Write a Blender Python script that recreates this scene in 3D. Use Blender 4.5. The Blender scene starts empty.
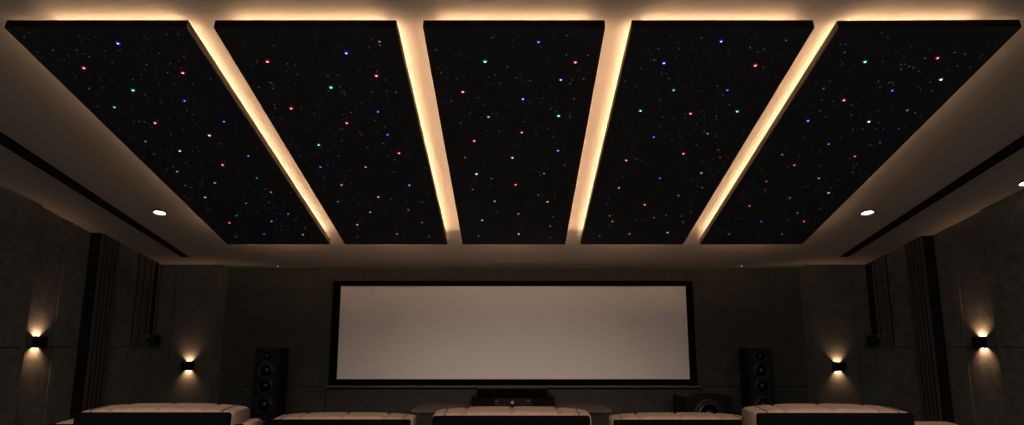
import bpy, bmesh, math, random
from mathutils import Vector, Matrix
random.seed(7)
SC = bpy.context.scene
COL = SC.collection

# ------------------------------------------------------------------ measures
EYE = 1.11                       # seated eye height above the floor
F = 700.0                        # focal length for a 1024 px wide frame
CX, CY = 513.8, 212.5
PITCH = math.atan(133.5 / F)
SLOPE = math.tan(math.atan(310.5 / F) - PITCH)   # the ceiling drops towards the screen
SA = math.atan(SLOPE)

def ray(x, y):
    a = (x - CX) / F; b = (CY - y) / F
    return Vector((a, math.cos(PITCH) - b * math.sin(PITCH), math.sin(PITCH) + b * math.cos(PITCH)))

WALL_Y = 11.0
_r = ray(CX, 267.5)
C0 = EYE + WALL_Y * _r.z / _r.y + SLOPE * WALL_Y     # ceiling: z = C0 - SLOPE * y
FLAT_Y = 4.3                                         # behind this the ceiling is level

def ceil_z(y): return C0 - SLOPE * max(y, FLAT_Y)
def on_ceiling(x, y, off=0.0):
    r = ray(x, y)
    t = (C0 - off * math.sqrt(1 + SLOPE * SLOPE) - EYE) / (r.z + SLOPE * r.y)
    return Vector((0, 0, EYE)) + r * t
def on_depth(x, y, Y):
    r = ray(x, y)
    return Vector((0, 0, EYE)) + r * (Y / r.y)
def on_height(x, y, Z):
    r = ray(x, y)
    return Vector((0, 0, EYE)) + r * ((Z - EYE) / r.z)
def on_plan(x, y, A, B):
    """meets the vertical plane through plan points A and B"""
    r = ray(x, y)
    n = Vector((B[1] - A[1], A[0] - B[0]))
    t = (n.x * A[0] + n.y * A[1]) / (n.x * r.x + n.y * r.y)
    return Vector((0, 0, EYE)) + r * t

# ------------------------------------------------------------------ materials
def material(name, color, rough=0.6, spec=0.3, noise=None, bump=None, metal=0.0, sheen=0.0):
    m = bpy.data.materials.new(name); m.use_nodes = True
    nt = m.node_tree; b = nt.nodes['Principled BSDF']
    b.inputs['Base Color'].default_value = (*color, 1)
    b.inputs['Roughness'].default_value = rough
    b.inputs['Specular IOR Level'].default_value = spec
    b.inputs['Metallic'].default_value = metal
    if sheen:
        b.inputs['Sheen Weight'].default_value = sheen
        b.inputs['Sheen Roughness'].default_value = 0.5
    if noise or bump:
        tc = nt.nodes.new('ShaderNodeTexCoord')
    if noise:
        sc, amt = noise
        n = nt.nodes.new('ShaderNodeTexNoise'); n.inputs['Scale'].default_value = sc
        n.inputs['Detail'].default_value = 5
        r = nt.nodes.new('ShaderNodeValToRGB')
        r.color_ramp.elements[0].position = 0.3; r.color_ramp.elements[1].position = 0.7
        r.color_ramp.elements[0].color = (*[c * (1 - amt) for c in color], 1)
        r.color_ramp.elements[1].color = (*[min(1, c * (1 + amt)) for c in color], 1)
        nt.links.new(tc.outputs['Object'], n.inputs['Vector'])
        nt.links.new(n.outputs['Fac'], r.inputs['Fac'])
        nt.links.new(r.outputs['Color'], b.inputs['Base Color'])
    if bump:
        sc, st = bump
        n2 = nt.nodes.new('ShaderNodeTexNoise'); n2.inputs['Scale'].default_value = sc
        n2.inputs['Detail'].default_value = 3
        bp = nt.nodes.new('ShaderNodeBump'); bp.inputs['Strength'].default_value = st
        bp.inputs['Distance'].default_value = 0.004
        nt.links.new(tc.outputs['Object'], n2.inputs['Vector'])
        nt.links.new(n2.outputs['Fac'], bp.inputs['Height'])
        nt.links.new(bp.outputs['Normal'], b.inputs['Normal'])
    return m

def emitter(name, color, strength, sample=True):
    m = bpy.data.materials.new(name); m.use_nodes = True
    nt = m.node_tree; nt.nodes.clear()
    e = nt.nodes.new('ShaderNodeEmission'); o = nt.nodes.new('ShaderNodeOutputMaterial')
    e.inputs['Color'].default_value = (*color, 1); e.inputs['Strength'].default_value = strength
    nt.links.new(e.outputs[0], o.inputs[0])
    if not sample:
        try: m.cycles.emission_sampling = 'NONE'
        except Exception: pass
    return m

WARM = (1.0, 0.60, 0.33)
FILL_W = 95.0  # power of the added fill downlights
SCREEN_FILL_W = 900.0  # power of the added spotlights on the screen
M = {
    'ceiling': material('ceiling_paint', (0.72, 0.67, 0.62), 0.9, 0.1, noise=(1.5, 0.012)),
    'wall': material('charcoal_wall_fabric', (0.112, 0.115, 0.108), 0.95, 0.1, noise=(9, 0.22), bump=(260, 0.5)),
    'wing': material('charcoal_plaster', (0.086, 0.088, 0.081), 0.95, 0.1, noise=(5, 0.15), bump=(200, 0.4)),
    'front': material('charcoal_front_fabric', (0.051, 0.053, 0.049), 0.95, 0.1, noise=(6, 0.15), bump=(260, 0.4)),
    'groove': material('groove_black', (0.006, 0.006, 0.006), 0.95, 0.05),
    'flute': material('fluted_dark_timber', (0.05, 0.043, 0.038), 0.7, 0.25, noise=(14, 0.2)),
    'recess': material('reveal_black', (0.012, 0.011, 0.010), 0.9, 0.05),
    'floor': material('dark_carpet', (0.10, 0.096, 0.094), 1.0, 0.05, noise=(60, 0.4), bump=(500, 0.8)),
    'felt': material('black_felt', (0.082, 0.092, 0.104), 0.95, 0.08, noise=(120, 0.5), bump=(900, 0.5)),
    'panel_side_lit': material('panel_edge_lit', (0.19, 0.16, 0.14), 0.9, 0.1),  # lighter copy: strip light on the side faces is put into the colour
    'panel_end_shaded': material('panel_end_shade_tone', (0.016, 0.015, 0.0145), 0.9, 0.08),  # darker copy: shade on the end faces is put into the colour
    'suede': material('tan_suede', (0.245, 0.172, 0.120), 0.9, 0.1, noise=(22, 0.12), bump=(300, 0.25)),
    'piping': material('brown_piping', (0.08, 0.055, 0.04), 0.8, 0.2),
    'leather': material('black_leather', (0.0022, 0.0022, 0.0022), 0.9, 0.03, bump=(150, 0.3)),
    'screen': material('projection_fabric', (0.86, 0.83, 0.82), 0.9, 0.05),
    'velvet': material('black_velvet', (0.0035, 0.0035, 0.0035), 1.0, 0.02),
    'cabinet': material('console_veneer_shaded', (0.019, 0.0165, 0.015), 0.6, 0.2, noise=(10, 0.25)),  # console doors: darker copy with the front's shade put into the colour
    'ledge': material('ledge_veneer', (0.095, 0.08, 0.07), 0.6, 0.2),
    'console_top_lit': material('console_veneer_lit', (0.11, 0.092, 0.08), 0.6, 0.2, noise=(10, 0.25)),  # lighter copy: grazing light on the top is put into the colour
    'slat': material('slate_grey_slats', (0.085, 0.085, 0.087), 0.8, 0.15),
    'speaker': material('satin_black_cabinet', (0.005, 0.005, 0.005), 0.45, 0.12),
    'baffle': material('speaker_baffle', (0.004, 0.004, 0.004), 0.5, 0.2),
    'cone': material('driver_cone', (0.022, 0.021, 0.020), 0.32, 0.5),
    'surround': material('rubber_surround', (0.006, 0.006, 0.006), 0.5, 0.3),
    'rim': material('driver_trim_ring', (0.032, 0.027, 0.024), 0.45, 0.3, metal=0.6),
    'steel': material('brushed_badge', (0.35, 0.33, 0.31), 0.35, 0.5, metal=1.0),
    'black': material('satin_black_metal', (0.003, 0.003, 0.003), 0.6, 0.06),
    'dark_plastic': material('matt_black_plastic', (0.008, 0.008, 0.008), 0.6, 0.2),
    'white_trim': material('white_lamp_ring', (0.05, 0.045, 0.04), 0.6, 0.3),
    'led': emitter('warm_led_strip', WARM, 20.0),
    'led_bright': emitter('warm_led_strip_bright', WARM, 30.0),
    'led_soft': emitter('warm_led_strip_soft', WARM, 15.0),
    'led_near': emitter('warm_led_strip_near', WARM, 20.0),
    'led_end': emitter('warm_led_strip_end', WARM, 60.0),
    'lamp_white': emitter('downlight_lens', (1.0, 0.93, 0.82), 9.0),
    'added_fill': emitter('added_fill_lens', (1.0, 0.78, 0.58), 3.0, False),  # lens of the added fill lamps
    'pin': emitter('pin_lamp', (1.0, 0.72, 0.5), 0.22, False),
    'lamp_warm': emitter('sconce_lamp', (1.0, 0.58, 0.28), 5.0, False),
    'display': emitter('receiver_display', (0.35, 0.5, 0.65), 0.08, False),
}

# ------------------------------------------------------------------ mesh helpers
def box(bm, x0, y0, z0, x1, y1, z1, mat=0):
    vs = [bm.verts.new(p) for p in ((x0, y0, z0), (x1, y0, z0), (x1, y1, z0), (x0, y1, z0),
                                    (x0, y0, z1), (x1, y0, z1), (x1, y1, z1), (x0, y1, z1))]
    for f in ((3, 2, 1, 0), (4, 5, 6, 7), (0, 1, 5, 4), (1, 2, 6, 5), (2, 3, 7, 6), (3, 0, 4, 7)):
        bm.faces.new([vs[i] for i in f]).material_index = mat
    return vs

def prism(bm, plan, z0, ztop, mat=0):
    """vertical prism over plan points; ztop is a number or a function of (x, y)"""
    zt = ztop if callable(ztop) else (lambda x, y: ztop)
    zb = z0 if callable(z0) else (lambda x, y: z0)
    a = [bm.verts.new((x, y, zb(x, y))) for x, y in plan]
    b = [bm.verts.new((x, y, zt(x, y))) for x, y in plan]
    n = len(plan)
    bm.faces.new(a[::-1]).material_index = mat; bm.faces.new(b).material_index = mat
    for i in range(n):
        bm.faces.new([a[i], a[(i + 1) % n], b[(i + 1) % n], b[i]]).material_index = mat

def lathe(bm, prof, seg=32, mats=None, axis='Z', at=(0, 0, 0), smooth=True):
    """prof = [(radius, height)...] revolved; axis Z or -Y (facing the seats)"""
    at = Vector(at); rings = []
    for r, h in prof:
        ring = []
        for k in range(seg):
            a = 2 * math.pi * k / seg
            c, s = r * math.cos(a), r * math.sin(a)
            p = Vector((c, s, h)) if axis == 'Z' else Vector((c, -h, s))
            ring.append(bm.verts.new(at + p))
        rings.append(ring)
    for i in range(len(rings) - 1):
        for k in range(seg):
            f = bm.faces.new([rings[i][k], rings[i][(k + 1) % seg], rings[i + 1][(k + 1) % seg], rings[i + 1][k]])
            f.smooth = smooth
            if mats: f.material_index = mats[i]
    f = bm.faces.new(rings[-1]); f.material_index = mats[-1] if mats else 0
    f = bm.faces.new(rings[0][::-1]); f.material_index = mats[0] if mats else 0

def link(name, bm, mats, parent=None, loc=None, bevel=None, smooth=False):
    bmesh.ops.recalc_face_normals(bm, faces=bm.faces)
    if smooth:
        for f in bm.faces: f.smooth = True
    me = bpy.data.meshes.new(name); bm.to_mesh(me); bm.free()
    if not isinstance(mats, (list, tuple)): mats = [mats]
    for m in mats: me.materials.append(m)
    o = bpy.data.objects.new(name, me); COL.objects.link(o)
    if parent: o.parent = parent
    if loc is not None: o.location = loc
    if bevel:
        w, s = bevel
        md = o.modifiers.new('bevel', 'BEVEL'); md.width = w; md.segments = s
        md.limit_method = 'ANGLE'; md.angle_limit = math.radians(40)
        if s > 1:
            for p in me.polygons: p.use_smooth = True
            wn = o.modifiers.new('normals', 'WEIGHTED_NORMAL'); wn.keep_sharp = False
    return o

def thing(name, label, cat, loc=(0, 0, 0), rot=(0, 0, 0), group=None):
    o = bpy.data.objects.new(name, None); COL.objects.link(o)
    o.empty_display_size = 0.1
    o.location = loc; o.rotation_euler = rot
    o['label'] = label; o['category'] = cat
    if group: o['group'] = group
    return o

def tag(o, label, cat, group=None):
    o['label'] = label; o['category'] = cat
    if group: o['group'] = group
    return o

def structure(o):
    o['kind'] = 'structure'; return o

def lamp(name, parent, loc, rot, power, color, angle, blend, size):
    l = bpy.data.lights.new(name, 'SPOT'); l.energy = power; l.color = color
    l.spot_size = angle; l.spot_blend = blend; l.shadow_soft_size = size
    o = bpy.data.objects.new(name, l); COL.objects.link(o)
    o.parent = parent; o.location = loc; o.rotation_euler = rot
    return o

# ------------------------------------------------------------------ room shell
REAR_Y = -3.6
def plan_of(px, py):
    p = on_ceiling(px, py); return (p.x, p.y)
SIDES = {
    -1: dict(w0=(0, 187), e1=(43, 205.5), r1=(43, 207.3), j1a=(90.1, 232.5), j1b=(100.4, 232.9), f1=(119.2, 242.9),
             j2a=(138, 252.6), j2b=(142.2, 253.0), k=(162.5, 264.5), s2=(57.5, 300)),
    1: dict(w0=(0, 186.5), e1=(47.6, 210), r1=(47.6, 211.4), j1a=(93.6, 235.3), j1b=(103.9, 235.7), f1=(121.8, 244.7),
            j2a=(139.6, 253.6), j2b=(144.7, 254.2), k=(162.2, 264.3), s2=(66, 300)),
}
JOINT_Z = on_depth(60, 347.3, 9.2).z       # the horizontal joint in the side wall panels
WING_Y = on_ceiling(200, 264.5).y
P = {}
for s, d in SIDES.items():
    P[s] = {k: plan_of(*v) for k, v in d.items() if k != 's2'}
    if s == 1:   # measured mirrored about the room axis
        P[s] = {k: (-v[0], v[1]) for k, v in P[s].items()}
    P[s] = {k: (abs(v[0]) * s, v[1]) for k, v in P[s].items()}

def ext(A, B, y):        # point on line AB at plan depth y
    t = (y - A[1]) / (B[1] - A[1]); return (A[0] + (B[0] - A[0]) * t, y)
def lerp(A, B, t): return (A[0] + (B[0] - A[0]) * t, A[1] + (B[1] - A[1]) * t)

OUT = 7.6
for s, name in ((-1, 'wall_left'), (1, 'wall_right')):
    p = P[s]; bm = bmesh.new()
    # backing shell (dark, seen in the grooves), 4 cm behind the panel faces
    g = 0.03
    a0 = ext(p['w0'], p['e1'], FLAT_Y)
    def panelrun(A, B, zs, thick=0.03, gap=0.010, mat=0):
        """fabric panels between plan points A and B, split at the heights zs"""
        d = Vector((B[0] - A[0], B[1] - A[1])); L = d.length; d /= L
        n = Vector((d.y, -d.x))
        if n.x * s < 0: n = -n                     # outwards
        A2 = Vector(A) + d * gap / 2; B2 = Vector(B) - d * gap / 2
        q = [(A2.x, A2.y), (B2.x, B2.y), (B2.x + n.x * thick, B2.y + n.y * thick), (A2.x + n.x * thick, A2.y + n.y * thick)]
        edges = [0.0] + list(zs) + [None]
        for i in range(len(edges) - 1):
            z0 = edges[i] + (gap / 2 if i else 0)
            top = (lambda x, y: ceil_z(y) + 0.012) if edges[i + 1] is None else edges[i + 1] - gap / 2
            prism(bm, q, z0, top, mat)
        return n
    # near panels (stand proud), recessed strip with the sconce, field panel, stepped-in far run
    rear = (a0[0], REAR_Y)
    ys = [REAR_Y, -1.9, -0.2, 1.5, 3.0, FLAT_Y]
    for i in range(len(ys) - 1):
        panelrun((a0[0], ys[i]), (a0[0], ys[i + 1]), [JOINT_Z])
    mid = ext(p['w0'], p['e1'], 6.2)
    panelrun(a0, mid, [JOINT_Z]); panelrun(mid, p['e1'], [JOINT_Z])
    # seam between the sconce strip and the next panel
    sx, sy = SIDES[s]['s2']
    sp = on_plan(sx if s < 0 else sx, sy, (-abs(p['r1'][0]), p['r1'][1]), (-abs(p['j1a'][0]), p['j1a'][1]))
    seam = (abs(sp.x) * s, sp.y)
    p['seam'] = seam
    r0 = ext(p['r1'], p['j1a'], p['e1'][1] - 0.05)
    nn = panelrun(r0, seam, [JOINT_Z]); o_ = nn * -0.015
    panelrun((seam[0] + o_.x, seam[1] + o_.y), (p['j1a'][0] + o_.x, p['j1a'][1] + o_.y), [JOINT_Z], thick=0.045)
    far = ext(p['j1b'], p['j2a'], WING_Y + 0.02)
    panelrun(p['f1'], p['j2a'], [JOINT_Z]); panelrun(p['j2a'], far, [JOINT_Z])
    # the return of the proud panel and the step face looking back at the seats
    e1 = p['e1']; rr = ext(p['r1'], p['j1a'], e1[1])
    prism(bm, [e1, (e1[0], e1[1] - 0.02), (rr[0] + 0.05 * s, e1[1] - 0.02), (rr[0] + 0.05 * s, e1[1])], 0, lambda x, y: ceil_z(y) + 0.012)
    prism(bm, [p['j1b'], p['j1a'], (p['j1a'][0] + 0.2 * s, p['j1a'][1] + 0.02), (p['j1b'][0] + 0.2 * s, p['f1'][1])], 0, lambda x, y: ceil_z(y) + 0.012, 2)
    # shell
    b = 0.035 * s
    inner = [(rear[0] + b, REAR_Y), (a0[0] + b, FLAT_Y), (e1[0] + b, e1[1]), (rr[0] + b, rr[1]), (p['j1a'][0] + b, p['j1a'][1]),
             (p['f1'][0] + b, p['f1'][1]), (far[0] + b, WALL_Y + 0.1)]
    for i in range(len(inner) - 1):
        A, B = inner[i], inner[i + 1]
        prism(bm, [A, B, (OUT * s, B[1] + 1e-4), (OUT * s, A[1])], 0, lambda x, y: ceil_z(y) + 0.02, 1)
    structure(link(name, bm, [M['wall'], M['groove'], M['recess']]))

# floor and the low platform of the near row
bm = bmesh.new(); box(bm, -OUT, REAR_Y - 0.2, -0.12, OUT, WALL_Y + 0.2, 0)
structure(link('floor', bm, M['floor']))
PLAT = 0.11; PLAT_Y = 3.45
bm = bmesh.new(); box(bm, -6.8, REAR_Y, 0.0, 6.8, PLAT_Y, PLAT)
structure(link('floor_platform', bm, M['floor'], bevel=(0.01, 1)))

# ceiling: a slab, level over the rear, sloping down to the screen
bm = bmesh.new()
pts = [(REAR_Y - 0.2, ceil_z(0)), (FLAT_Y, ceil_z(0)), (WALL_Y + 0.2, C0 - SLOPE * (WALL_Y + 0.2))]
lo = [[bm.verts.new((x, y, z)) for x in (-OUT, OUT)] for y, z in pts]
hi = [[bm.verts.new((x, y, z + 0.15)) for x in (-OUT, OUT)] for y, z in pts]
for i in range(2):
    bm.faces.new([lo[i][0], lo[i][1], lo[i + 1][1], lo[i + 1][0]]); bm.faces.new([hi[i][0], hi[i + 1][0], hi[i + 1][1], hi[i][1]])
    for k in (0, 1): bm.faces.new([lo[i][k], lo[i + 1][k], hi[i + 1][k], hi[i][k]])
bm.faces.new([lo[0][0], lo[0][1], hi[0][1], hi[0][0]]); bm.faces.new([lo[2][0], lo[2][1], hi[2][1], hi[2][0]])
structure(link('ceiling', bm, M['ceiling']))

# rear wall
bm = bmesh.new()
for i in range(7):
    x0 = -7.0 + i * 2.0
    box(bm, x0 + 0.006, REAR_Y - 0.03, 0, x0 + 1.994, REAR_Y, JOINT_Z - 0.005)
    box(bm, x0 + 0.006, REAR_Y - 0.03, JOINT_Z + 0.005, x0 + 1.994, REAR_Y, ceil_z(0))
box(bm, -OUT, REAR_Y - 0.2, 0, OUT, REAR_Y - 0.035, ceil_z(0) + 0.02, 1)
structure(link('wall_back', bm, [M['wall'], M['groove']]))

# front wall: screen wall with joints, and a wing on either side standing forward
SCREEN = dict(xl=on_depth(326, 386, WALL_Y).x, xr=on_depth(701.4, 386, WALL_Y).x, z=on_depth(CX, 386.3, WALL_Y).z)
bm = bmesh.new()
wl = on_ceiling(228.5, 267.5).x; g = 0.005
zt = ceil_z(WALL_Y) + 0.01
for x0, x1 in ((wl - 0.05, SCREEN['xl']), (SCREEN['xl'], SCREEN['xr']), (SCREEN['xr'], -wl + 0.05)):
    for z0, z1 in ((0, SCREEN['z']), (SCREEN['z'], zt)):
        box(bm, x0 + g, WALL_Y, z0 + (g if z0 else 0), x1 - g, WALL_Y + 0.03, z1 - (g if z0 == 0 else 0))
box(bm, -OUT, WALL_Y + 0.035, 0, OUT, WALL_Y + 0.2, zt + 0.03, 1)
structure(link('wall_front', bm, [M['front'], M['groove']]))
for s, nm in ((-1, 'wall_front_left'), (1, 'wall_front_right')):
    bm = bmesh.new()
    xi = abs(on_ceiling(220, 264.5).x) * s; xr = abs(wl) * s; xo = 6.2 * s
    ym = lambda x, y: ceil_z(y) + 0.012
    xm = abs(on_depth(174, 300, WING_Y).x) * s
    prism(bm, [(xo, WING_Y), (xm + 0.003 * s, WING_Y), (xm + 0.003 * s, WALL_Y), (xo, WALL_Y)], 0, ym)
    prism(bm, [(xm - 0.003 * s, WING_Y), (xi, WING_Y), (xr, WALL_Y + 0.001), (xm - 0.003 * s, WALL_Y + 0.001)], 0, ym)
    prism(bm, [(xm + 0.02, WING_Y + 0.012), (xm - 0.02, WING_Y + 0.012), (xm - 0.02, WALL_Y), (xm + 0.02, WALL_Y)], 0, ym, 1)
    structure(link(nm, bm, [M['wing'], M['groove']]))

# ------------------------------------------------------------------ fluted side panels
for s, side in ((-1, 'left'), (1, 'right')):
    p = P[s]
    A, B = Vector(p['j1b']), Vector(p['f1'])
    d = (B - A); L = d.length; d /= L
    n = Vector((d.y, -d.x)); n = n if n.x * s < 0 else -n      # into the room
    t = thing('fluted_wall_panel', 'dark full-height fluted panel on the %s side wall beyond the nearer sconce' % side, 'wall panel',
              (A.x, A.y, 0), group='fluted full-height panels on the side walls')
    bm = bmesh.new()
    N = 5; w = L / N
    back = [A - A - n * 0.0, d * L]
    prism(bm, [(q.x, q.y) for q in (Vector((0, 0)), d * L, d * L + n * 0.012, n * 0.012)], 0.0,
          lambda x, y: ceil_z(A.y + y) - 0.002)
    link('backing', bm, M['recess'], t)
    for k in range(N):
        bm = bmesh.new()
        c0 = d * (w * (k + 0.12)); c1 = d * (w * (k + 0.80))
        prof = []
        for i in range(9):
            a = math.pi * i / 8
            c = c0.lerp(c1, 0.5 - 0.5 * math.cos(a)) + n * (0.012 + 0.035 * math.sin(a))
            prof.append((c.x, c.y))
        prism(bm, prof, 0.0, lambda x, y: ceil_z(A.y + y) - 0.002)
        link('rib', bm, M['flute'], t, smooth=False)

# hanging slatted boxes in the far corners, ending half way down the wall
SLAT_Z = on_depth(140, 344.3, 10.4).z
for s, side in ((-1, 'left'), (1, 'right')):
    p = P[s]
    A = Vector(p['j2b']); K = Vector(p['k']); A0 = Vector(p['j2a'])
    K = Vector(ext(tuple(A), tuple(K), WING_Y - 0.004))
    A0 = Vector((A0.x, A.y))
    d = (K - A); L = d.length; d /= L
    n = Vector((d.y, -d.x)); n = n if n.x * s < 0 else -n
    wf = Vector(ext(p['j1b'], p['j2a'], WING_Y - 0.004)); 
    t = thing('slatted_wall_panel', 'dark slatted panel hanging from the ceiling down the wall in the far %s corner' % side, 'acoustic panel',
              (A.x, A.y, SLAT_Z), group='slatted hanging panels in the far corners')
    in_ = -n * 0.03
    wv0 = Vector((0.022 * -s, 0))                 # clear of the wall panels
    m = 0.395
    wm = A0.lerp(wf, m)
    SPK_Z = on_depth(152, 335, 10.56).z + 0.02    # the far part stops above the cube speaker
    ztop = lambda x, y: ceil_z(A.y + y) - SLAT_Z - 0.004
    bm = bmesh.new()
    prism(bm, [(q.x, q.y) for q in (in_, d * L * m + in_, wm - A + wv0, A0 - A + wv0)], 0.0, ztop)
    prism(bm, [(q.x, q.y) for q in (d * L * m + in_, d * L + in_, wf - A + wv0, wm - A + wv0)], SPK_Z - SLAT_Z, ztop)
    link('body', bm, M['recess'], t)
    N = 7; w = L / N
    for k in range(N):
        bm = bmesh.new()
        a = d * (w * (k + 0.1)); b = d * (w * (k + 0.72))
        wv = 0.010 * (k % 2)
        q = (a + in_, b + in_, b + n * (-0.004 - wv), a + n * (-0.004 - wv))
        prism(bm, [(v.x, v.y) for v in q], 0.0 if (k + 0.72) / N < m else SPK_Z - SLAT_Z, ztop)
        link('slat', bm, M['slat'], t, bevel=(0.004, 2))

# small box speakers on the side walls by the slatted boxes
for s, side in ((-1, 'left'), (1, 'right')):
    p = P[s]
    A, B = p['j1b'], p['j2a']
    Y0 = 10.585
    X = ext(A, B, Y0)[0] - s * 0.0
    kx = on_depth(149.3 if s < 0 else 149.6, 340, Y0)
    zc = on_depth(152, 340, Y0)
    t = thing('surround_speaker', 'small black cube speaker low on the far %s side wall under the slatted panel' % side, 'speaker',
              (abs(kx.x) * s, Y0, on_depth(152, 345.5, Y0).z), group='cube speakers on the side walls')
    h = on_depth(152, 335, Y0).z - on_depth(152, 345.5, Y0).z
    wv = 0.085
    bm = bmesh.new(); box(bm, -0.0, 0, 0, -wv * s * 1.0, 0.15, h)
    link('housing', bm, M['dark_plastic'], t, bevel=(0.006, 2))
    bm = bmesh.new(); xf = -wv * s
    box(bm, xf, 0.02, 0.015, xf - 0.008 * s, 0.13, h - 0.015)
    link('grille', bm, M['dark_plastic'], t, bevel=(0.003, 1))
    bm = bmesh.new()
    xw = ext(A, B, Y0 + 0.12)[0]
    box(bm, 0.005 * s, 0.10, h * 0.4, xw - t.location.x - 0.004 * s, 0.13, h * 0.6)
    link('bracket', bm, M['black'], t)

# ------------------------------------------------------------------ wall sconces
def sconce(loc, ang, w, dpt, h, label, power, th):
    """loc: middle of the back face on the wall; local -Y points into the room; th: thickness of the cheeks"""
    t = thing('wall_sconce', label, 'wall lamp', loc, (0, 0, ang), 'up and down wall sconces')
    bm = bmesh.new(); tw = 0.006
    # open tube, so light leaves at the top and at the foot
    for (x0, y0, x1, y1) in ((-w / 2, -dpt, w / 2, -dpt + tw), (-w / 2, -0.006, w / 2, -0.002),
                             (-w / 2, -dpt + tw, -w / 2 + th, -0.006), (w / 2 - th, -dpt + tw, w / 2, -0.006)):
        box(bm, x0, y0, -h / 2, x1, y1, h / 2)
    link('housing', bm, M['black'], t)
    bm = bmesh.new(); box(bm, -w / 2 + th, -dpt + tw, -0.004, w / 2 - th, -0.006, 0.004)
    link('lamp_holder', bm, M['black'], t)
    for sg in (1, -1):
        bm = bmesh.new()
        lathe(bm, [(0.028, 0.004), (0.028, 0.008), (0.018, 0.011), (0.004, 0.012)], 20, at=(0, -dpt * 0.45, 0))
        if sg < 0:
            for v in bm.verts: v.co.z = -v.co.z
        link('lamp', bm, M['lamp_warm'], t, smooth=True)
        # the reflector throws the light at the wall just outside the box
        lamp('beam', t, (0, -dpt * 0.45, sg * (h / 2 - 0.035)), (math.radians(135 if sg > 0 else 45), 0, 0), power,
             (1.0, 0.53, 0.27), math.radians(128), 1.0, 0.016)
    return t

for s, side, pxx, pyy in ((-1, 'left', 38.5, 341.8), (1, 'right', 1027.6 - 980.3, 342.2)):
    p = P[s]
    A = (-abs(p['r1'][0]), p['r1'][1]); B = (-abs(p['j1a'][0]), p['j1a'][1])
    q = on_plan(pxx - 3.2, pyy, A, B)
    d = Vector((B[0] - A[0], B[1] - A[1])).normalized()
    ang = math.atan2(d.y, d.x) * 1.0
    loc = (abs(q.x) * s, q.y, q.z)
    rotz = ang if s < 0 else -ang
    sconce(loc, rotz, 0.10, 0.125, 0.135,
           'black box sconce glowing up and down on the %s side wall' % side, 15.0, 0.006)
for s, side, pxx, pyy in ((-1, 'left', 189.0, 365.8), (1, 'right', 837.5, 366.4)):
    q = on_depth(pxx, pyy, WING_Y)
    sconce((q.x, WING_Y, q.z), 0, 0.165, 0.10, 0.125,
           'black box sconce glowing on the dark wall %s of the screen' % side, 15.0, 0.046)

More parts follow.
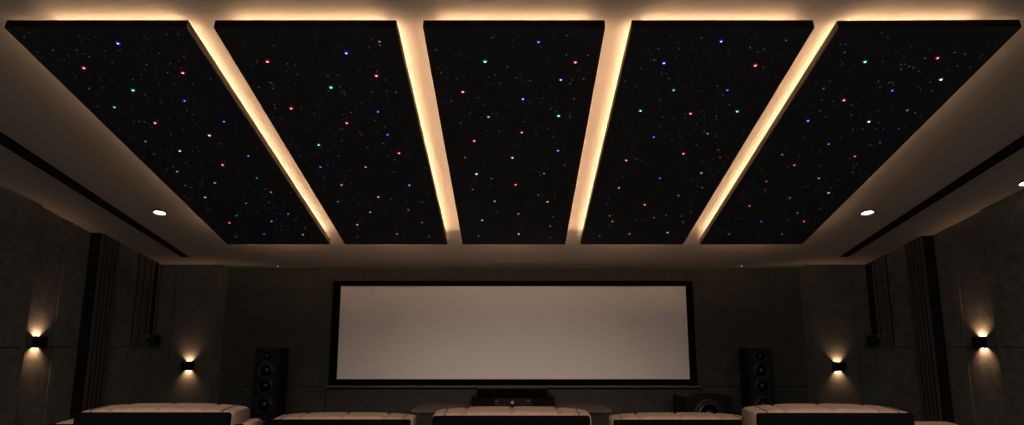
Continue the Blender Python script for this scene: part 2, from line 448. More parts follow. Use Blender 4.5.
# ------------------------------------------------------------------ starlight panels
PW, PY0, PY1 = 1.422, 5.085, 9.609
TH, GAP = 0.075, 0.08
NRM = Vector((0, math.sin(SA), math.cos(SA)))
STARS = [
 [(118.2,42.8,'b',3),(84,67.5,'r',3),(89,88,'v',.9),(133.2,89.8,'g',3),(183,72.4,'r',3),(114.5,106.9,'t',2),(184.6,100.4,'b',2),(155.2,122.5,'r',3),
  (224.1,121.3,'b',2.2),(209.5,135.1,'o',2.5),(145.5,141.1,'c',1.4),(179.9,150.6,'c',2.4),(177.3,171.2,'p',2),(222.7,164.5,'r',2.8),(214.9,182.6,'g',2),
  (248.4,155.6,'b',2.2),(154,153.9,'r',.7),(185.2,185.3,'t',.7),(257,177.8,'t',1.4),(205.2,197,'w',2),(246.3,203,'k',1.5),(271.1,191.9,'r',2),
  (288.3,213.6,'b',2),(271.7,220.9,'k',1.8),(229.6,222.4,'r',2.7),(236.8,215.5,'g',1),(236.5,236.6,'b',1.4),(264.2,233.8,'b',2),(303,234.4,'o',2),(305.2,227.5,'g',.7),(208,209,'b',.7)],
 [(267.5,61.1,'r',3),(346.3,52.6,'b',3),(376.5,75.3,'r',3),(379.5,41.3,'r',1.3),(379.9,45,'v',.6),(331.1,87,'g',3),(291.2,107.9,'r',3),(346.9,122.7,'r',2.5),
  (272.9,88,'b',.7),(378,111.3,'b',2.2),(387.6,134.3,'b',2),(396.2,92,'r',.8),(318.8,144.5,'g',2.5),(320.5,166.6,'b',2),(365.6,166.7,'k',2),(341.6,184.6,'k',2.1),
  (399.1,152.7,'r',2.8),(409.4,184.8,'b',2.4),(338,201.4,'t',1),(378.6,196.6,'r',2.4),(370.2,211.9,'g',2),(408.3,209.5,'g',1.5),(357.3,224.3,'r',2.5),
  (421.9,222.3,'k',1.5),(397,233.7,'p',2),(357.3,237,'b',1),(429.2,236.7,'p',1),(422.2,201.8,'b',.6)],
 [(485.1,61.1,'g',3),(538.5,41.6,'b',2.2),(575.4,61.8,'r',2.6),(560.8,79.3,'b',2.5),(462.9,91.4,'r',3),(522.9,98.6,'b',2.5),(488.5,116.6,'g',2),(521.8,132,'r',2.5),
  (461,122.6,'b',.8),(558.6,115.5,'g',3),(574.3,98.4,'r',.8),(474.3,140.5,'r',2.8),(465,157.1,'r',1),(512.4,157.4,'g',2.4),(558.1,150.2,'b',2.4),(476.5,173.7,'w',2.5),
  (544.1,173.2,'b',2),(515.6,184.3,'r',2.5),(491.6,178.5,'w',.7),(564.4,164.6,'r',.8),(472.7,189.3,'p',1),(494.8,200.9,'t',2),(538.4,194.8,'b',1.1),(547.5,201.4,'r',2.5),
  (518.4,213.6,'p',2),(482.1,220,'w',2),(552.7,216.2,'t',.9),(550.2,225.9,'b',1.7),(518.7,233.7,'o',2.5),(478.5,235.9,'c',1.2),(550.5,237.2,'r',.9),(497,211.5,'v',.5)],
 [(663.9,62.6,'b',3),(721.1,40.9,'b',2.5),(755.3,65,'r',3),(786.1,40.2,'p',.8),(673.6,89.8,'g',2),(640.4,110.4,'g',2.5),(690.5,113.1,'r',2.5),(707.6,133.4,'t',1.5),
  (727.3,89.8,'b',1.8),(737.2,111,'g',2.5),(653.8,136.7,'b',2),(626.2,159.9,'r',2.5),(683.3,153.2,'r',2.5),(659.8,177.8,'b',1.8),(701.3,172.7,'t',2),(619,187.5,'o',2),
  (718.3,150,'v',.9),(720.2,157,'r',.8),(678.5,195.3,'g',1.5),(644.7,204.4,'r',2.5),(609.6,215.6,'g',1.5),(612.4,221,'r',2),(607,204,'b',.8),(635.9,220.3,'b',.9),
  (654.1,217.4,'k',1),(666.1,215,'b',1),(681.4,215.8,'b',1),(683.1,221.9,'r',1),(691,212.2,'r',.6),(629.4,233.5,'p',2),(599.5,236.1,'b',1.5),(667.5,232.3,'w',2),(702.2,187.3,'g',.8)],
 [(864.9,61.4,'g',3),(937.4,57.6,'r',2.4),(940.8,79.2,'w',2.4),(843.8,99.7,'r',3),(892.2,90.2,'b',2),(808,120.3,'b',2.5),(868.7,121.4,'w',2.4),(823.5,88.3,'t',.8),
  (907.2,110,'t',1.5),(898.7,128.6,'b',.8),(828.6,143.6,'b',2),(782.3,154.5,'g',1.5),(794.2,164.8,'r',2),(854.8,155.9,'r',2.2),(880,142.2,'b',1),(818.8,178,'g',1.8),
  (766.4,181.1,'k',1.6),(853,172.5,'g',.6),(749.3,205.6,'r',2),(790,197.7,'p',1.5),(828.5,192.6,'w',2.2),(797.5,212.7,'t',1),(820.4,208.9,'b',.9),(761.3,221.2,'b',1.8),
  (803.8,221.1,'r',2.2),(729,233.8,'p',1.6),(782.2,233.9,'g',1.6),(735.9,218.8,'b',.8)],
]
TINT = {'r': (1.0, 0.03, 0.035), 'g': (0.02, 0.62, 0.20), 'b': (0.03, 0.06, 1.0), 't': (0.06, 0.62, 0.45), 'c': (0.08, 0.55, 0.75),
        'p': (0.38, 0.10, 0.95), 'k': (0.95, 0.10, 0.35), 'o': (1.0, 0.32, 0.14), 'w': (0.75, 0.62, 0.50), 'v': (0.16, 0.12, 0.65)}
WORD = {'r': 'red', 'g': 'green', 'b': 'blue', 't': 'teal', 'c': 'cyan', 'p': 'purple', 'k': 'pink', 'o': 'orange', 'w': 'white', 'v': 'violet'}
STAR_M = {}
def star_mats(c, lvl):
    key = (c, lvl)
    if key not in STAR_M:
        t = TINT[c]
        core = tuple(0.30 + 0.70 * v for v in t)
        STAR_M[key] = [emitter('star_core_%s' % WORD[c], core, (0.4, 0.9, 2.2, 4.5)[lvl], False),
                       emitter('star_glow_ring_%s' % WORD[c], t, (0.22, 0.45, 0.75, 0.95)[lvl], False),
                       emitter('star_halo_%s' % WORD[c], t, (0.04, 0.08, 0.14, 0.18)[lvl], False)]  # the two outer rings paint lens bloom around the star core
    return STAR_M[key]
FAINT_M = {}
def faint_mat(k):
    if k not in FAINT_M:
        cols = [(0.10, 0.16, 0.40), (0.06, 0.24, 0.20), (0.30, 0.10, 0.07), (0.26, 0.25, 0.24), (0.08, 0.22, 0.30), (0.20, 0.12, 0.32), (0.30, 0.22, 0.14)]
        FAINT_M[k] = emitter('faint_star', cols[k], 0.75, False)
    return FAINT_M[k]
LENS = {}
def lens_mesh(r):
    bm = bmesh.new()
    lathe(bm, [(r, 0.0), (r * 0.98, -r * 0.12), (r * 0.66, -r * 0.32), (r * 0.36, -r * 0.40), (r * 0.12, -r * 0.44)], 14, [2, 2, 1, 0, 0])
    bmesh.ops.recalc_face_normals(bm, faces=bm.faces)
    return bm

SIDE_LED = [('led', 'led_bright'), ('led_soft', 'led_bright'), ('led_soft', 'led_soft'), ('led_bright', 'led_soft'), ('led_bright', 'led')]
PLABEL = ['black starlight ceiling panel at the left end of the row, beside the left air slot',
          'black starlight ceiling panel second from the left air slot',
          'black starlight ceiling panel in the middle, straight above the screen',
          'black starlight ceiling panel second from the right air slot',
          'black starlight ceiling panel at the right end of the row, beside the right air slot']
for i in range(5):
    xc = (i - 2) * 1.631 + 0.002
    ymid = (PY0 + PY1) / 2
    off = GAP + TH
    bot = Vector((xc, ymid, C0 - SLOPE * ymid - off * math.sqrt(1 + SLOPE ** 2)))
    half = (PY1 - PY0) / 2 * math.sqrt(1 + SLOPE ** 2)
    rot = Matrix.Rotation(-SA, 3, 'X') @ Matrix.Rotation((0, 0, 0, 0, -0.009)[i], 3, 'Z')
    t = thing('starlight_panel', PLABEL[i], 'ceiling panel', bot, rot.to_euler(), 'starlight panels in a row on the ceiling')
    inv = rot.transposed()
    bm = bmesh.new(); box(bm, -PW / 2, -half, 0, PW / 2, half, TH)
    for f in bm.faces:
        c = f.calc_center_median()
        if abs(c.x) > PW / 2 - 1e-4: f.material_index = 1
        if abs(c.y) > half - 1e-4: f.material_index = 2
    link('felt_board', bm, [M['felt'], M['panel_side_lit'], M['panel_end_shaded']], t, bevel=(0.004, 2))
    bm = bmesh.new(); box(bm, -PW / 2 + 0.27, -half + 0.27, TH, PW / 2 - 0.27, half - 0.27, TH + GAP - 0.001)
    link('mounting_frame', bm, M['black'], t)
    w = 0.012; hx = PW / 2
    il, ir = [(0.085, 0.085), (0.06, 0.05), (0.05, 0.05), (0.05, 0.06), (0.085, 0.085)][i]
    for (x0, y0, x1, y1) in ((-hx + (0.29 if i == 0 else 0.12), -half + 0.10, hx - (0.29 if i == 4 else 0.12), -half + 0.10 + w),
                             (-hx + 0.12, half - 0.03 - w, hx - 0.12, half - 0.03),
                             (-hx + il, -half + 0.13, -hx + il + w, half - 0.18),
                             (hx - ir - w, -half + 0.13, hx - ir, half - 0.18)):
        bm = bmesh.new(); box(bm, x0, y0, TH + 0.0005, x1, y1, TH + 0.014)
        link('light_strip', bm, M['led_end' if y0 > half - 0.2 else 'led_near' if y1 < -half + 0.2 else SIDE_LED[i][0 if x1 < 0 else 1]], t)
    # stars: the bright ones where the photo shows them, then the faint dust
    n = 0; taken = []
    for (px, py, c, lv) in STARS[i]:
        r = ray(px, py)
        q = on_ceiling(px, py, off)
        l = inv @ (q - bot)
        if abs(l.x) > PW / 2 - 0.01 or abs(l.y) > half - 0.01: continue
        pix = (q - Vector((0, 0, EYE))).length / F
        rad = (1.0 + 0.45 * lv) * 0.0090
        lvl = 3 if lv > 2.3 else 2 if lv > 1.6 else 1 if lv > 0.95 else 0
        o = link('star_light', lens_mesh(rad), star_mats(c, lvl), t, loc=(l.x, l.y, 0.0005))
        o['label'] = '%s star light' % WORD[c]
        taken.append(l); n += 1
    rnd = random.Random(100 + i)
    faint = []
    while len(faint) < 430:
        x = rnd.uniform(-PW / 2 + 0.04, PW / 2 - 0.04); y = rnd.uniform(-half + 0.05, half - 0.05)
        if any((x - a.x) ** 2 + (y - a.y) ** 2 < 0.0016 for a in taken): continue
        faint.append((x, y, rnd.choice([0.0026, 0.003, 0.0034, 0.004, 0.005]), rnd.randrange(7)))
    faint.sort(key=lambda a: -a[2])
    single = 100 - n
    for (x, y, rad, k) in faint[:single]:
        m = faint_mat(k)
        link('star_light', lens_mesh(rad), [m, m, m], t, loc=(x, y, 0.0005))
    bm = bmesh.new()
    for (x, y, rad, k) in faint[single:]:
        lathe(bm, [(rad, 0.0), (rad * 0.5, -rad * 0.45)], 6, [k, k], at=(x, y, 0.0005))
    o = link('faint_star_lights', bm, [faint_mat(k) for k in range(7)], t)
    o['kind'] = 'stuff'

# ------------------------------------------------------------------ linear air slots, downlights, pin lamps
for s, side in ((-1, 'left'), (1, 'right')):
    if s < 0: q = [on_ceiling(*v) for v in ((189.5, 256.8), (182.0, 256.8), (0, 143), (0, 131.5))]
    else: q = [on_ceiling(*v) for v in ((839.5, 256.8), (847.5, 256.8), (1024, 146), (1024, 135))]
    inner0, outer0, outer1, inner1 = q
    def along(A, B, y):
        k = (y - A.y) / (B.y - A.y); return A.x + (B.x - A.x) * k
    ya, yb = 4.75, inner0.y
    o0 = Vector((along(inner0, inner1, yb), yb, ceil_z(yb)))
    t = thing('linear_air_vent', 'long black linear air slot in the ceiling along the %s side wall' % side, 'air vent', o0,
              group='linear air slots in the ceiling')
    def strip(u0, u1, drop, thick):
        bm = bmesh.new()
        pts = []
        for (u, y) in ((u0, ya), (u1, ya), (u1, yb), (u0, yb)):
            x = along(inner0, inner1, y) * (1 - u) + along(outer0, outer1, y) * u
            pts.append((x - o0.x, y - o0.y))
        f = lambda dz: (lambda x, y: ceil_z(y + o0.y) - o0.z + dz)
        prism(bm, pts, f(-drop), f(-drop + thick))
        return bm
    link('slot_back', strip(0, 1, 0.003, 0.004), M['recess'], t)
    link('blade', strip(0.30, 0.40, 0.006, 0.004), M['slat'], t)
    link('blade', strip(0.62, 0.72, 0.006, 0.004), M['slat'], t)
    link('edge_trim', strip(-0.03, 0.04, 0.007, 0.006), M['dark_plastic'], t)
    link('edge_trim', strip(0.96, 1.03, 0.007, 0.006), M['dark_plastic'], t)

def downlight(x, y, label, r=0.075):
    t = thing('recessed_downlight', label, 'ceiling light', (x, y, ceil_z(y)), (-SA, 0, 0), 'recessed downlights by the air slots')
    bm = bmesh.new()
    lathe(bm, [(r * 1.02, 0.0), (r * 1.12, 0.0), (r * 1.10, -0.022), (r * 1.03, -0.024)], 40)
    bmesh.ops.delete(bm, geom=[f for f in bm.faces if len(f.verts) > 4], context='FACES_ONLY')
    ri = [v for v in bm.verts if abs(v.co.z) < 1e-6 and v.co.xy.length < r * 1.05]; ro = [v for v in bm.verts if v.co.z < -0.0235]
    key = lambda v: math.atan2(v.co.y, v.co.x)
    ri.sort(key=key); ro.sort(key=key)
    for k in range(40): bm.faces.new([ri[k], ri[(k + 1) % 40], ro[(k + 1) % 40], ro[k]])
    link('trim_ring', bm, M['white_trim'], t)
    bm = bmesh.new(); lathe(bm, [(r, -0.001), (r, -0.004), (r * 0.8, -0.005), (r * 0.3, -0.006)], 40)
    link('lens', bm, M['lamp_white'], t, smooth=True)
    lamp('beam', t, (0, 0, -0.03), (0, 0, 0), 6.0, (1.0, 0.80, 0.58), math.radians(80), 0.6, 0.05)
q = on_ceiling(160.0, 211.8); downlight(q.x, q.y, 'round white downlight between the left panel and the left air slot')
q = on_ceiling(867.2, 211.8); downlight(q.x, q.y, 'round white downlight between the right panel and the right air slot')
q = on_ceiling(1026, 182.0); downlight(q.x, q.y, 'round downlight cut by the right photo edge, between air slot and right wall')
for (px, side) in ((277.8, 'left'), (741.5, 'right')):
    q = on_ceiling(px, 265.6)
    t = thing('pinhole_lamp', 'tiny dim pinhole lamp in the ceiling above the %s end of the screen wall' % side, 'ceiling light', (q.x, q.y, ceil_z(q.y)), (-SA, 0, 0),
              'pinhole lamps above the screen wall')
    bm = bmesh.new(); lathe(bm, [(0.016, 0.0), (0.022, -0.002), (0.016, -0.004)], 20); link('trim_ring', bm, M['black'], t)
    bm = bmesh.new(); lathe(bm, [(0.0155, -0.001), (0.0155, -0.012), (0.008, -0.018)], 20); link('lens', bm, M['pin'], t, smooth=True)

# added fill lamps in the unseen rear ceiling, to brighten screen and walls
for gy in (-2.7,):
    for gx in (-5.0, -3.0, -1.0, 1.0, 3.0, 5.0):
        t = thing('added_fill_downlight', 'added round fill downlight in the level rear ceiling, out of view', 'ceiling light', (gx, gy, ceil_z(0)), (0, 0, 0),
                  'added fill downlights in the rear ceiling')
        bm = bmesh.new(); lathe(bm, [(0.12, 0.0), (0.15, -0.002), (0.145, -0.012), (0.12, -0.014)], 40); link('trim_ring', bm, M['white_trim'], t)
        bm = bmesh.new(); lathe(bm, [(0.118, -0.001), (0.118, -0.016), (0.08, -0.02), (0.03, -0.022)], 40); link('lens', bm, M['added_fill'], t, smooth=True)
        l = bpy.data.lights.new('added_fill', 'AREA'); l.shape = 'DISK'; l.size = 0.22; l.energy = FILL_W; l.color = (1.0, 0.90, 0.82)
        o = bpy.data.objects.new('added_fill', l); COL.objects.link(o); o.parent = t; o.location = (0, 0, -0.03)

# two added unseen spotlights, aimed low to brighten the foot of the screen
for gx in (-1.9, 1.9):
    t = thing('added_screen_spot', 'added spotlight in the unseen rear ceiling that brightens the screen', 'ceiling light', (gx, -2.2, ceil_z(0)), (0, 0, 0),
              'added fill spotlights in the rear ceiling')
    aim = Vector((gx * 0.1, 7.0, 0.0)) - Vector((gx, -2.2, ceil_z(0) - 0.09))
    q = (-aim).to_track_quat('Z', 'Y').to_euler()
    bm = bmesh.new(); lathe(bm, [(0.05, 0.0), (0.07, -0.002), (0.068, -0.012), (0.03, -0.014)], 32); link('ceiling_rose', bm, M['white_trim'], t)
    bm = bmesh.new(); lathe(bm, [(0.008, -0.012), (0.008, -0.06)], 12); link('stem', bm, M['white_trim'], t)
    bm = bmesh.new(); lathe(bm, [(0.02, 0.06), (0.045, 0.04), (0.048, -0.05), (0.043, -0.05), (0.040, -0.03)], 32)
    h = link('lamp_head', bm, M['black'], t, loc=(0, 0, -0.09)); h.rotation_euler = q
    bm = bmesh.new(); lathe(bm, [(0.040, -0.028), (0.040, -0.032), (0.02, -0.036)], 28); link('lens', bm, M['added_fill'], h, smooth=True)
    lamp('beam', h, (0, 0, -0.052), (0, 0, 0), SCREEN_FILL_W, (1.0, 0.72, 0.59), math.radians(34), 1.0, 0.03)

# ------------------------------------------------------------------ projection screen
SY = 10.90
a = on_depth(340.8, 286.0, SY); b = on_depth(690.3, 379.2, SY)
ixl, ixr = on_depth(338.6, 332, SY).x, on_depth(688.0, 332, SY).x
izt, izb = a.z, b.z
oxl, oxr = on_depth(331.0, 332, SY).x, on_depth(694.9, 332, SY).x
ozt, ozb = on_depth(CX, 280.8, SY).z, on_depth(CX, 384.8, SY).z
t = thing('projection_screen', 'wide pale projection screen in a black frame on the front wall', 'screen', ((oxl + oxr) / 2, SY, ozb))
def rel(x, z): return x - t.location.x, z - ozb
il, zt_ = rel(ixl, izt); ir, zb_ = rel(ixr, izb); ol, ot = rel(oxl, ozt); orr, ob = rel(oxr, ozb)
bm = bmesh.new()
box(bm, ol, 0, zt_, orr, 0.075, ot); box(bm, ol, 0, ob, orr, 0.075, zb_)
box(bm, ol, 0, zb_, il, 0.075, zt_); box(bm, ir, 0, zb_, orr, 0.075, zt_)
link('frame', bm, M['velvet'], t)
bm = bmesh.new(); box(bm, il - 0.005, 0.02, zb_ - 0.005, ir + 0.005, 0.03, zt_ + 0.005)
link('screen_fabric', bm, M['screen'], t)
bm = bmesh.new()
sl, sr = rel(on_depth(326, 350, 10.985).x, 0)[0], rel(on_depth(701.4, 350, 10.985).x, 0)[0]
box(bm, sl, 0.075, ob - 0.005, sr, 0.0995, ot + 0.01)
link('backing_board', bm, M['front'], t)
lx0 = on_depth(325.3, 386, 10.88).x - t.location.x; lx1 = on_depth(701.6, 386, 10.88).x - t.location.x
bm = bmesh.new(); zl = on_depth(CX, 385.6, 10.86).z - ozb; zl2 = on_depth(CX, 387.6, 10.86).z - ozb
box(bm, lx0, -0.04, zl2, lx1, 0.0985, zl)
link('lower_ledge', bm, M['ledge'], t)

# ------------------------------------------------------------------ floor-standing speakers
def driver(parent, name, x, z, r, tweeter=False):
    bm = bmesh.new()
    lathe(bm, [(r * 1.08, 0.0), (r * 1.08, 0.008), (r * 0.98, 0.011), (r * 0.95, 0.009)], 40, axis='Y', at=(x, -0.0, z))
    o = link(name, bm, M['rim'], parent)
    bm = bmesh.new()
    lathe(bm, [(r * 0.97, 0.002), (r * 0.95, 0.010), (r * 0.88, 0.014), (r * 0.80, 0.009)], 40, axis='Y', at=(x, 0, z))
    link('surround', bm, M['surround'], o)
    bm = bmesh.new()
    if tweeter:
        lathe(bm, [(r * 0.8, 0.003), (r * 0.79, 0.008), (r * 0.45, 0.003), (r * 0.42, 0.006), (r * 0.3, 0.016), (r * 0.1, 0.020)], 32, axis='Y', at=(x, 0, z))
    else:
        lathe(bm, [(r * 0.81, 0.001), (r * 0.80, 0.011), (r * 0.55, 0.007), (r * 0.32, 0.003), (r * 0.30, 0.009), (r * 0.2, 0.016), (r * 0.06, 0.019)], 40, axis='Y', at=(x, 0, z))
    link('cone', bm, M['cone'], o, smooth=True)

def tower(s, side):
    Y0 = 10.2
    if s < 0: xa, xb = on_depth(252.9, 385, Y0).x, on_depth(277.8, 385, Y0).x
    else: xa, xb = on_depth(749.8, 385, Y0).x, on_depth(774.7, 385, Y0).x
    top = on_depth(CX, 347.6, Y0).z
    w = xb - xa; dp = 0.42
    t = thing('tower_speaker', 'black floor-standing speaker with four round drivers %s of the screen' % side, 'speaker', ((xa + xb) / 2, Y0, 0),
              group='tower speakers beside the screen')
    bm = bmesh.new(); box(bm, -w / 2, 0.02, 0.03, w / 2, dp, top)
    link('cabinet', bm, M['speaker'], t, bevel=(0.006, 2))
    bm = bmesh.new(); box(bm, -w / 2 + 0.004, 0.0, 0.03, w / 2 - 0.004, 0.02, top - 0.004)
    bf = link('baffle', bm, M['baffle'], t, bevel=(0.004, 2))
    bm = bmesh.new(); box(bm, -w / 2 - 0.015, -0.01, 0.0, w / 2 + 0.015, dp + 0.01, 0.03)
    link('plinth', bm, M['black'], t, bevel=(0.005, 1))
    for (py, rr, tw) in ((355.6, 0.072, True), (370.4, 0.116, False), (385.8, 0.116, False), (404.6, 0.126, False)):
        driver(bf, 'tweeter' if tw else 'woofer', 0, on_depth(CX, py, Y0).z, rr, tw)
    bm = bmesh.new(); zb = on_depth(CX, 421.3, Y0).z
    box(bm, -0.035, -0.004, zb - 0.008, 0.035, 0.0, zb + 0.008)
    link('badge', bm, M['steel'], t)
tower(-1, 'left'); tower(1, 'right')

# ------------------------------------------------------------------ subwoofer
Y0 = 9.6
top = on_depth(CX, 396.8, Y0).z; xa, xb = on_depth(686.3, 410, Y0).x, on_depth(732.4, 410, Y0).x
t = thing('subwoofer', 'squat black subwoofer on the floor between the screen and the right tower speaker', 'speaker', ((xa + xb) / 2, Y0, 0))
w = xb - xa
bm = bmesh.new(); box(bm, -w / 2, 0.0, 0.025, w / 2, 0.78, top); link('cabinet', bm, M['speaker'], t, bevel=(0.008, 2))
driver(t, 'woofer', on_depth(709.3, 412, Y0).x - t.location.x, 0.222, 0.185)
for fx in (-1, 1):
    for fy in (0.08, 0.70):
        bm = bmesh.new(); lathe(bm, [(0.03, 0), (0.03, 0.026)], 16, at=(fx * (w / 2 - 0.08), fy, 0)); link('foot', bm, M['dark_plastic'], t)

# ------------------------------------------------------------------ low cabinet and the equipment on it
CY0 = 9.62; ctop = on_depth(CX, 410.2, CY0).z
xa, xb = on_depth(411.2, 410, CY0).x, on_depth(612.3, 410, CY0).x
t = thing('media_console', 'low deep dark wooden media console on the floor under the screen', 'cabinet', ((xa + xb) / 2, CY0, 0))
w = xb - xa
bm = bmesh.new(); box(bm, -w / 2, 0, ctop - 0.03, w / 2, WALL_Y - 0.01 - CY0, ctop); link('top', bm, M['console_top_lit'], t, bevel=(0.004, 2))
bm = bmesh.new(); box(bm, -w / 2 + 0.01, 0.03, 0.03, w / 2 - 0.01, WALL_Y - 0.02 - CY0, ctop - 0.03); link('carcass', bm, M['recess'], t)
bm = bmesh.new(); box(bm, -w / 2 + 0.05, 0.06, 0.0, w / 2 - 0.05, WALL_Y - 0.05 - CY0, 0.03); link('plinth', bm, M['black'], t)
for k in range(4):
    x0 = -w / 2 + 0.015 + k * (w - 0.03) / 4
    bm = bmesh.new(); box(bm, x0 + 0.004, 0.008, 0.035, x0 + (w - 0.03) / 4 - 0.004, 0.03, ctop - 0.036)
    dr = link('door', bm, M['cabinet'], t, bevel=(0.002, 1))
    bm = bmesh.new(); box(bm, x0 + 0.10, -0.004, ctop - 0.060, x0 + (w - 0.03) / 4 - 0.10, 0.008, ctop - 0.052)
    link('handle', bm, M['black'], dr)

EY = 10.25
xa, xb = on_depth(471.3, 400, EY).x, on_depth(554.6, 400, EY).x
ra, rb = on_depth(494.0, 400, EY).x, on_depth(532.2, 400, EY).x
et = on_depth(CX, 397.6, EY).z
eb = ctop
t = thing('equipment_shelf', 'long black equipment shelf box on the media console holding a receiver', 'shelf', ((xa + xb) / 2, EY, eb))
xm = t.location.x; h = et - eb; th = 0.014
bm = bmesh.new(); box(bm, xa - xm, 0, h - th, xb - xm, 0.4, h); link('top', bm, M['black'], t, bevel=(0.003, 1))
bm = bmesh.new(); box(bm, xa - xm, 0, 0, xb - xm, 0.4, th * 0.6); link('base', bm, M['black'], t)
for (u0, u1) in ((xa - xm, ra - xm - 0.006), (rb - xm + 0.006, xb - xm)):
    bm = bmesh.new(); box(bm, u0, 0.004, th * 0.6, u1, 0.4, h - th); link('bay', bm, M['black'], t, bevel=(0.003, 1))
t = thing('av_receiver', 'black receiver with a round knob and small display inside the equipment shelf', 'receiver', ((ra + rb) / 2, EY, eb + th * 0.6))
xm = t.location.x; w = rb - ra; hh = h - th * 1.6
bm = bmesh.new(); box(bm, -w / 2, 0.012, 0, w / 2, 0.34, hh - 0.004); link('chassis', bm, M['dark_plastic'], t)
bm = bmesh.new(); box(bm, -w / 2, 0.0, 0.002, w / 2, 0.012, hh - 0.010); fp = link('front_panel', bm, M['speaker'], t, bevel=(0.002, 1))
bm = bmesh.new(); box(bm, -w / 2 + 0.004, -0.002, hh - 0.010, w / 2 - 0.004, 0.012, hh - 0.006); link('trim_strip', bm, M['rim'], fp)
bm = bmesh.new(); lathe(bm, [(0.024, 0), (0.024, 0.018), (0.02, 0.022)], 28, axis='Y', at=(-0.01, 0, hh * 0.45)); link('volume_knob', bm, M['steel'], fp)
for (u, zz) in ((-w / 2 + 0.035, 0.62), (w / 2 - 0.055, 0.66)):
    bm = bmesh.new(); box(bm, u - 0.018, -0.002, hh * zz - 0.008, u + 0.018, 0.0, hh * zz + 0.008); link('display', bm, M['display'], fp)
for k in range(4):
    bm = bmesh.new(); lathe(bm, [(0.006, 0), (0.006, 0.006)], 12, axis='Y', at=(-w / 2 + 0.05 + k * 0.035, 0, hh * 0.22)); link('button', bm, M['rim'], fp)

CYY = 10.35
xa, xb = on_depth(477.0, 392, CYY).x, on_depth(548.3, 392, CYY).x
ch = on_depth(CX, 388.4, CYY).z - et
t = thing('center_speaker', 'long black center speaker lying on top of the equipment shelf below the screen', 'speaker', ((xa + xb) / 2, CYY, et))
w = xb - xa
bm = bmesh.new(); box(bm, -w / 2, 0.02, 0.006, w / 2, 0.28, ch); link('cabinet', bm, M['speaker'], t, bevel=(0.006, 2))
bm = bmesh.new(); box(bm, -w / 2 + 0.006, 0.0, 0.010, w / 2 - 0.006, 0.02, ch - 0.006); link('grille', bm, M['velvet'], t, bevel=(0.006, 2))
for u in (-0.4, 0.4):
    bm = bmesh.new(); box(bm, u - 0.03, 0.04, 0, u + 0.03, 0.24, 0.008); link('foot', bm, M['dark_plastic'], t)

# ------------------------------------------------------------------ seats
def pillow(bm, W, D, H, seams, z0=0.0, crown=0.012, e=0.30, n=72, end=0.05, seg=28):
    """upholstered roll along X: boxy section, rounded ends, creases at the seams"""
    rings = []
    for i in range(n + 1):
        u = i / n
        x = -W / 2 * math.cos(math.pi * u) if False else -W / 2 + W * (0.5 - 0.5 * math.cos(math.pi * u)) * 0.35 + W * u * 0.65
        m = min(x + W / 2, W / 2 - x)
        k = 1.0
        if m < end: k = max(0.05, (1 - ((end - m) / end) ** 2.4)) ** (1 / 2.4)
        k2 = 0.88 + 0.12 * k
        cr = crown * (1 - abs(2 * x / W) ** 3.0)
        ring = []
        for j in range(seg):
            a = 2 * math.pi * (j + 0.5) / seg
            c, s = math.cos(a), math.sin(a)
            yy = D / 2 * math.copysign(abs(c) ** e, c) * k2
            zz = H / 2 * math.copysign(abs(s) ** e, s)
            zz = zz * (0.965 + 0.035 * k) + (cr if s > 0 else 0)
            dip = sum(math.exp(-((x - sx) / 0.0065) ** 2) for sx in seams)
            if s > 0: zz -= 0.010 * dip
            yy *= 1 - 0.05 * dip
            # top falls gently towards the rear edge
            if s > 0: zz += 0.010 * (yy / D)
            ring.append(bm.verts.new((x, yy + D / 2, zz + H / 2 + z0)))
        rings.append(ring)
    for i in range(n):
        for j in range(seg):
            bm.faces.new([rings[i][j], rings[i][(j + 1) % seg], rings[i + 1][(j + 1) % seg], rings[i + 1][j]])
    bm.faces.new(rings[0][::-1]); bm.faces.new(rings[-1])

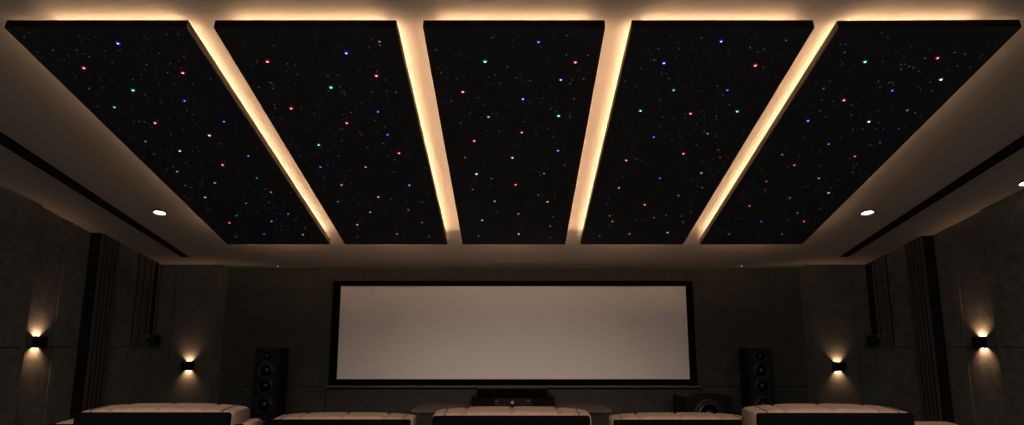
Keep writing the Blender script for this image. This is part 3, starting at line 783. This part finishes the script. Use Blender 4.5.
def seat(x, y, base, W, top, label, wing_l=0.0, wing_r=0.0, wing_drop=0.043):
    """x, y: middle of the rear edge; base: floor below; top: height of the rear lip above that floor"""
    t = thing('cinema_seat', label, 'seat', (x, y, base), group='tan suede cinema seats with black backs')
    D = 0.175; HR = 0.24
    bm = bmesh.new(); pillow(bm, W, D, HR, (-0.30 * W, 0.0, 0.30 * W), z0=top - HR, crown=0.015, end=0.022, e=0.22)
    hd = link('headrest', bm, M['suede'], t, loc=(0, -0.018, 0), smooth=True)
    for sg in (-1, 1):                       # piping round the ends of the headrest
        bm = bmesh.new(); ring = []
        xx = sg * (W / 2 - 0.045)
        N = 40
        for j in range(N):
            a = 2 * math.pi * j / N
            c, s = math.cos(a), math.sin(a)
            yy = D / 2 * math.copysign(abs(c) ** 0.22, c) * 1.002 + D / 2
            cr = 0.015 * (1 - abs(2 * xx / W) ** 3)
            zz = HR / 2 * math.copysign(abs(s) ** 0.22, s) * 1.002 + (cr + 0.010 * (yy / D - 0.5) if s > 0 else 0) + top - HR / 2
            ring.append(Vector((xx, yy, zz)))
        tube(bm, ring, 0.0025)
        link('piping', bm, M['piping'], hd, smooth=True)
    # backrest below the headrest, black shell behind
    bm = bmesh.new(); pillow(bm, W + 0.02, 0.24, top - HR - 0.30, (-0.30 * W, 0, 0.30 * W), z0=0.30, crown=0.0, e=0.4)
    link('backrest', bm, M['suede'], t, loc=(0, 0.012, 0), smooth=True)
    bm = bmesh.new(); box(bm, -W / 2 + 0.002, -0.036, 0.06, W / 2 - 0.006, -0.006, top - 0.003)
    link('back_shell', bm, M['leather'], t, bevel=(0.010, 3))
    # lower shoulders that stand out beside the headrest
    for sg, wd in ((-1, wing_l), (1, wing_r)):
        if wd <= 0: continue
        bm = bmesh.new()
        x0, x1 = sorted((sg * (W / 2 - 0.01), sg * (W / 2 + wd)))
        pillow(bm, x1 - x0, 0.17, 0.30, (), z0=top - wing_drop - 0.30, crown=0.0, e=0.35, end=0.04, n=24)
        for v in bm.verts: v.co.x += (x0 + x1) / 2
        link('shoulder', bm, M['suede'], t, loc=(0, 0.03, 0), smooth=True)
        bm = bmesh.new(); box(bm, x0 + 0.004, -0.014, 0.06, x1 - 0.004, 0.026, top - wing_drop - 0.004)
        link('shoulder_shell', bm, M['leather'], t, bevel=(0.012, 3))
    # seat cushion, arms, base, legrest: on the far side
    bm = bmesh.new(); pillow(bm, W, 0.56, 0.18, (0.0,), z0=0.28, crown=0.012, e=0.35)
    link('seat_cushion', bm, M['suede'], t, loc=(0, 0.20, 0), smooth=True)
    for sg in (-1, 1):
        bm = bmesh.new(); pillow(bm, 0.13, 0.66, 0.12, (), z0=0.46, crown=0.006, e=0.4, n=24, end=0.03)
        a = link('armrest', bm, M['suede'], t, loc=(sg * (W / 2 + 0.058), 0.12, 0), smooth=True)
        bm = bmesh.new(); box(bm, -0.055, 0.02, 0.06, 0.055, 0.64, 0.465)
        link('side_panel', bm, M['leather'], a, bevel=(0.012, 3))
    bm = bmesh.new(); box(bm, -W / 2 + 0.004, 0.03, 0.05, W / 2 - 0.004, 0.74, 0.285)
    link('base', bm, M['leather'], t, bevel=(0.01, 2))
    bm = bmesh.new(); pillow(bm, W - 0.02, 0.07, 0.26, (), z0=0.07, crown=0.0, e=0.35, n=30)
    link('legrest', bm, M['suede'], t, loc=(0, 0.735, 0), smooth=True)
    for fx in (-1, 1):
        for fy in (0.08, 0.66):
            bm = bmesh.new(); lathe(bm, [(0.022, 0), (0.026, 0.055)], 16, at=(fx * (W / 2 - 0.06), fy, 0)); link('foot', bm, M['black'], t)

def tube(bm, loop, r, seg=6):
    n = len(loop); rings = []
    for i in range(n):
        d = (loop[(i + 1) % n] - loop[i - 1]).normalized()
        u = Vector((1, 0, 0)); v = d.cross(u).normalized()
        rings.append([bm.verts.new(loop[i] + u * r * math.cos(2 * math.pi * k / seg) + v * r * math.sin(2 * math.pi * k / seg)) for k in range(seg)])
    for i in range(n):
        for k in range(seg):
            bm.faces.new([rings[i][k], rings[i][(k + 1) % seg], rings[(i + 1) % n][(k + 1) % seg], rings[(i + 1) % n][k]])

def place_seat(xl, xr, ylip, Y, base, label, **kw):
    a = on_depth(xl, ylip, Y); b = on_depth(xr, ylip, Y)
    seat((a.x + b.x) / 2, Y + 0.036, base, b.x - a.x, a.z - base + 0.004, label, **kw)
place_seat(72.5, 231, 413.0, 2.60, PLAT, 'tan suede seat back with black rear, at the left end of the nearer row', wing_l=0.12, wing_r=0.04)
place_seat(431.5, 592, 416.3, 2.66, PLAT, 'tan suede seat back with black rear, in the middle in front of the console')
place_seat(757.5, 916.5, 413.6, 2.60, PLAT, 'tan suede seat back with black rear, at the right end of the nearer row', wing_r=0.23, wing_drop=0.052)
place_seat(269.5, 411.5, 419.9, 3.56, 0.0, 'tan suede seat back of the farther row, in front of the left tower speaker')
place_seat(613.5, 752, 420.1, 3.56, 0.0, 'tan suede seat back of the farther row, in front of the subwoofer')

# ------------------------------------------------------------------ camera, world, view
cam = bpy.data.cameras.new('camera'); co = bpy.data.objects.new('camera', cam); COL.objects.link(co)
cam.sensor_width = 36.0; cam.sensor_fit = 'HORIZONTAL'; cam.lens = F / 1024 * 36.0
cam.shift_x = -(CX - 512) / 1024
co.location = (0, 0, EYE); co.rotation_euler = (math.pi / 2 + PITCH, 0, 0)
cam.clip_start = 0.05; cam.clip_end = 100
SC.camera = co
wd = bpy.data.worlds.new('world'); SC.world = wd; wd.use_nodes = True
wd.node_tree.nodes['Background'].inputs['Color'].default_value = (0.0, 0.0, 0.0, 1)
SC.view_settings.view_transform = 'Standard'; SC.view_settings.look = 'None'
SC.view_settings.exposure = 0.0; SC.view_settings.gamma = 1.0
SC.view_settings.use_curve_mapping = False
SC.cycles.use_adaptive_sampling = False
SC.cycles.max_bounces = 8; SC.cycles.diffuse_bounces = 5
SC.cycles.sample_clamp_indirect = 4.0
